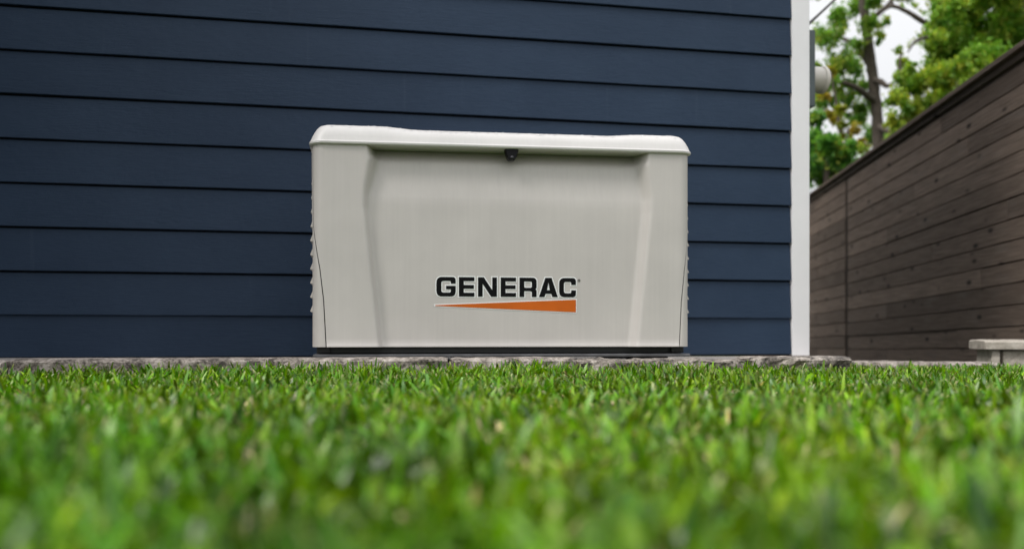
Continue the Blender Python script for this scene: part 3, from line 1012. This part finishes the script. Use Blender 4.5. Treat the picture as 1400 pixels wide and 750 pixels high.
def leaf_cloud(name, clumps, leaf, cols, seed, density=1.0, droop=0.3, sub=5):
    """clumps: (centre, radius, n). leaves gather on small twig tufts inside each clump, so the outline is ragged"""
    r = np.random.default_rng(seed)
    P, Cc = [], []
    for (c, rad, n) in clumps:
        n = int(n * density)
        nt_ = max(4, n // 30)
        d = r.normal(size=(nt_, 3)); d /= np.linalg.norm(d, axis=1)[:, None]
        tuft = np.array(c) + d * (rad * r.random(nt_)[:, None] ** 0.45) * np.array([1.0, 1.1, 0.85])
        tr_ = rad * r.uniform(0.14, 0.42, nt_)
        idx = r.integers(0, nt_, n)
        q = tuft[idx] + r.normal(size=(n, 3)) * tr_[idx][:, None] * 0.75
        tc = r.random(nt_)
        P.append(q); Cc.append(tc[idx])
    P = np.concatenate(P); tcol = np.concatenate(Cc)
    n = len(P)
    s = leaf * r.uniform(0.6, 1.3, n)
    ax = r.normal(size=(n, 3)); ax[:, 2] -= droop; ax /= np.linalg.norm(ax, axis=1)[:, None]
    up = r.normal(size=(n, 3)) * 0.45 + np.array([0, 0, 1.0])
    sd = np.cross(ax, up); sd /= np.linalg.norm(sd, axis=1)[:, None]
    nr = np.cross(sd, ax)
    V = np.zeros((n, 4, 3))
    V[:, 0] = P - ax * s[:, None] * 0.5
    V[:, 1] = P + sd * s[:, None] * 0.30 + nr * s[:, None] * 0.07
    V[:, 2] = P + ax * s[:, None] * 0.5 - nr * s[:, None] * 0.10
    V[:, 3] = P - sd * s[:, None] * 0.30 + nr * s[:, None] * 0.07
    quads = (np.arange(n)[:, None] * 4 + np.arange(4)[None, :])
    cols = np.array(cols)
    t = np.clip(tcol * 0.75 + r.random(n) * 0.25, 0, 0.9999) * (len(cols) - 1)
    i = t.astype(int); f = (t - i)[:, None]
    C = cols[i] * (1 - f) + cols[i + 1] * f
    C = C * r.uniform(0.8, 1.2, (n, 1))
    return fast_mesh(name, V.reshape(-1, 3), quads, np.repeat(C[:, None], 4, 1).reshape(-1, 3))

def tree(name, base, label, cat, group, limbs, clumps, leaf, cols, seed, density=1.0, droop=0.3):
    root = empty(name, base)
    tag(root, label, cat, group)
    for i, (nm, pts, rads) in enumerate(limbs):
        sp = smooth_path(pts, 6)
        rr = list(np.interp(np.linspace(0, 1, len(sp)), np.linspace(0, 1, len(rads)), rads))
        me = tube_mesh(nm, sp, rr, 10, 0.25)
        me.transform(Matrix.Translation(-Vector(base)))
        link(nm, me, M_bark, root)
    me = leaf_cloud('crown', clumps, leaf, cols, seed, density, droop)
    me.transform(Matrix.Translation(-Vector(base)))
    link('crown', me, M_leaf, root)
    return root

jit = random.Random(11)
def cl(lst, d, spread, npl=420):
    out = []
    for (x, y, r) in lst:
        dd = d + jit.uniform(-spread, spread)
        rad = r / F_PX * dd
        out.append((tuple(at(x, y, dd)), rad, npl * (r / 18.0) ** 2))
    return out

GREEN_MID = [(0.097, 0.225, 0.047), (0.187, 0.423, 0.072), (0.323, 0.5, 0.095), (0.5, 0.5, 0.137)]
GREEN_LIT = [(0.109, 0.284, 0.036), (0.221, 0.471, 0.054), (0.333, 0.5, 0.073), (0.481, 0.5, 0.089)]
GREEN_YEL = [(0.114, 0.265, 0.036), (0.227, 0.421, 0.05), (0.379, 0.5, 0.067), (0.5, 0.5, 0.089)]
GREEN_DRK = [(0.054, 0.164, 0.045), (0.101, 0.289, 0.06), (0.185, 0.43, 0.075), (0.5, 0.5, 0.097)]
G_TR = 'trees and shrubs beyond the fence'

d = 15.0
g0 = at(1201, 240, d); g0.z = -0.25
tree('tall_tree', g0, 'tall open tree with a bare leaning trunk and gaps of sky between its leaves', 'tree', G_TR,
     [('trunk', [g0, at(1201, 230, d), at(1199, 160, d), at(1194, 112, d), at(1187, 60, d), at(1180, 0, d), at(1176, -80, d)], [.12, .095, .085, .08, .075, .065, .05]),
      ('limb', [at(1193, 108, d), at(1204, 112, d - .2), at(1214, 118, d - .3), at(1226, 108, d - .4)], [.045, .045, .032, .012]),
      ('limb', [at(1190, 90, d), at(1172, 66, d + .3), at(1150, 52, d + .5), at(1128, 48, d + .6)], [.06, .045, .03, .015]),
      ('limb', [at(1197, 140, d), at(1170, 120, d - .3), at(1145, 112, d - .5), at(1122, 116, d - .7)], [.06, .045, .03, .015]),
      ('limb', [at(1184, 30, d), at(1204, 16, d + .2), at(1218, 2, d + .3), at(1226, -20, d + .3)], [.05, .04, .03, .015]),
      ('limb', [at(1199, 170, d), at(1214, 180, d - .3), at(1228, 176, d - .4)], [.05, .035, .015])],
     cl([(1130, 50, 20), (1116, 95, 15), (1150, 26, 18), (1148, 88, 22), (1178, 62, 13), (1160, 128, 20), (1190, 34, 15), (1204, 52, 9),
         (1182, 150, 15), (1172, 8, 16), (1128, 138, 16), (1198, 4, 12), (1228, -6, 10), (1196, 186, 16), (1214, 196, 13), (1135, 118, 14),
         (1168, 92, 14), (1180, 118, 12), (1110, 130, 12), (1165, 165, 14), (1150, -30, 24), (1185, -60, 30), (1225, -60, 24), (1212, 30, 6), (1240, -2, 7), (1120, -10, 10)], d, 0.9, 640),
     0.072, GREEN_MID, 21)

d = 13.0
g1 = at(1420, 240, d); g1.z = -0.25
big = []
rj = random.Random(4)
for i in range(125):
    x = rj.uniform(1282, 1560); y = rj.uniform(-230, 105)
    if x < 1305 and y > 95: continue
    big.append((x, y, rj.uniform(13, 24)))
for gx in range(1288, 1470, 22):
    for gy in range(-40, 110, 22):
        if gx < 1300 and gy > 80: continue
        big.append((gx + rj.uniform(-6, 6), gy + rj.uniform(-6, 6), rj.uniform(12, 17)))
big += [(1283, 20, 9), (1281, 45, 9), (1286, 70, 11), (1290, 90, 10), (1300, 0, 16), (1283, -10, 12), (1320, 40, 18), (1345, 70, 18), (1370, 30, 20), (1390, 60, 18), (1330, 95, 15), (1310, 60, 15)]
tree('leafy_tree', g1, 'dense bright green tree overhanging the fence at the right edge', 'tree', G_TR,
     [('trunk', [g1, at(1420, 230, d), at(1415, 120, d), at(1400, 0, d), at(1390, -120, d)], [.22, .19, .17, .14, .08]),
      ('limb', [at(1410, 110, d), at(1350, 80, d), at(1300, 52, d - .2), at(1268, 34, d - .3), at(1243, 18, d - .3), at(1222, 9, d - .3), at(1210, 14, d - .3)], [.08, .06, .045, .036, .03, .025, .01]),
      ('limb', [at(1222, 10, d - .3), at(1219, 2, d - .3), at(1214, -14, d - .3)], [.022, .016, .008]),
      ('limb', [at(1345, 78, d), at(1300, 56, d - .5), at(1272, 51, d - .6), at(1252, 57, d - .6), at(1241, 72, d - .6)], [.045, .03, .026, .02, .008])],
     cl(big, d, 1.1, 1300) + cl([(1250, 8, 7), (1262, 16, 6), (1258, 50, 5), (1234, 6, 5), (1246, 60, 5), (1270, 62, 5), (1210, 24, 5)], d - .3, .2, 160),
     0.058, GREEN_LIT, 22, 1.0, 0.6)

d = 12.0
g2 = at(1262, 240, d); g2.z = -0.2
tree('yellow_green_shrub', g2, 'yellow green bushy shrub just above the middle of the fence top', 'shrub', G_TR,
     [('stem', [g2, at(1262, 200, d), at(1255, 150, d), at(1250, 110, d)], [.05, .045, .03, .012]),
      ('stem', [g2, at(1272, 200, d), at(1288, 150, d), at(1300, 100, d)], [.05, .04, .03, .012]),
      ('stem', [at(1258, 190, d), at(1236, 150, d), at(1230, 95, d), at(1232, 72, d)], [.035, .03, .02, .008])],
     cl([(1226, 134, 14), (1245, 122, 15), (1268, 110, 16), (1296, 104, 18), (1250, 148, 16), (1284, 128, 18), (1222, 164, 12), (1318, 100, 15), (1270, 150, 20),
         (1240, 180, 22), (1300, 140, 20), (1262, 190, 22), (1330, 120, 18), (1290, 175, 22), (1312, 86, 12)], d, 0.6, 1100)
     + cl([(1234, 84, 10), (1240, 100, 11), (1228, 104, 9), (1232, 70, 6), (1246, 92, 8)], d, .4, 700),
     0.058, GREEN_YEL, 23)

d = 11.4
g3 = at(1135, 260, d); g3.z = -0.2
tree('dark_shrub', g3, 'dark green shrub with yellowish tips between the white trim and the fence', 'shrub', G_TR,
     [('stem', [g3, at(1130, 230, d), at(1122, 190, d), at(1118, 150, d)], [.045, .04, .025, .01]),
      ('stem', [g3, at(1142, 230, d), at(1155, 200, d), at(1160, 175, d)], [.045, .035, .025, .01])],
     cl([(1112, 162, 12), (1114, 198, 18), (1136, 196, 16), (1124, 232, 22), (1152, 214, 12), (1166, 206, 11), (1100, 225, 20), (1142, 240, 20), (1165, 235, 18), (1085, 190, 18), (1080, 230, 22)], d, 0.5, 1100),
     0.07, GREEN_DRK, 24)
d = 12.6
g4 = at(1150, 260, d); g4.z = -0.2
tree('yellow_tipped_sapling', g4, 'slender sapling with pale yellow leaf tips behind the meter', 'sapling', G_TR,
     [('stem', [g4, at(1150, 220, d), at(1146, 160, d), at(1136, 100, d)], [.035, .03, .02, .008])],
     cl([(1136, 98, 8), (1140, 164, 9), (1130, 160, 7), (1150, 172, 8), (1126, 128, 8), (1158, 184, 9), (1148, 152, 7), (1170, 178, 8), (1180, 196, 10)], d, .3, 300),
     0.10, [(0.14, 0.24, 0.03), (0.30, 0.34, 0.04), (0.46, 0.40, 0.06), (0.50, 0.38, 0.09)], 25)
d = 24.0
hz = []
rj = random.Random(9)
for i in range(110):
    hz.append((rj.uniform(780, 1700), rj.uniform(195, 450), rj.uniform(20, 32)))
g5 = at(1300, 400, d); g5.z = -0.25
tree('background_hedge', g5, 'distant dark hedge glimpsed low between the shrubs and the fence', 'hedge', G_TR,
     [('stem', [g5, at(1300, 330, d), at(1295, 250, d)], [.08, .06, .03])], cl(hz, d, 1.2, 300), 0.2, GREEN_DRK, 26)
print('blades', nb)
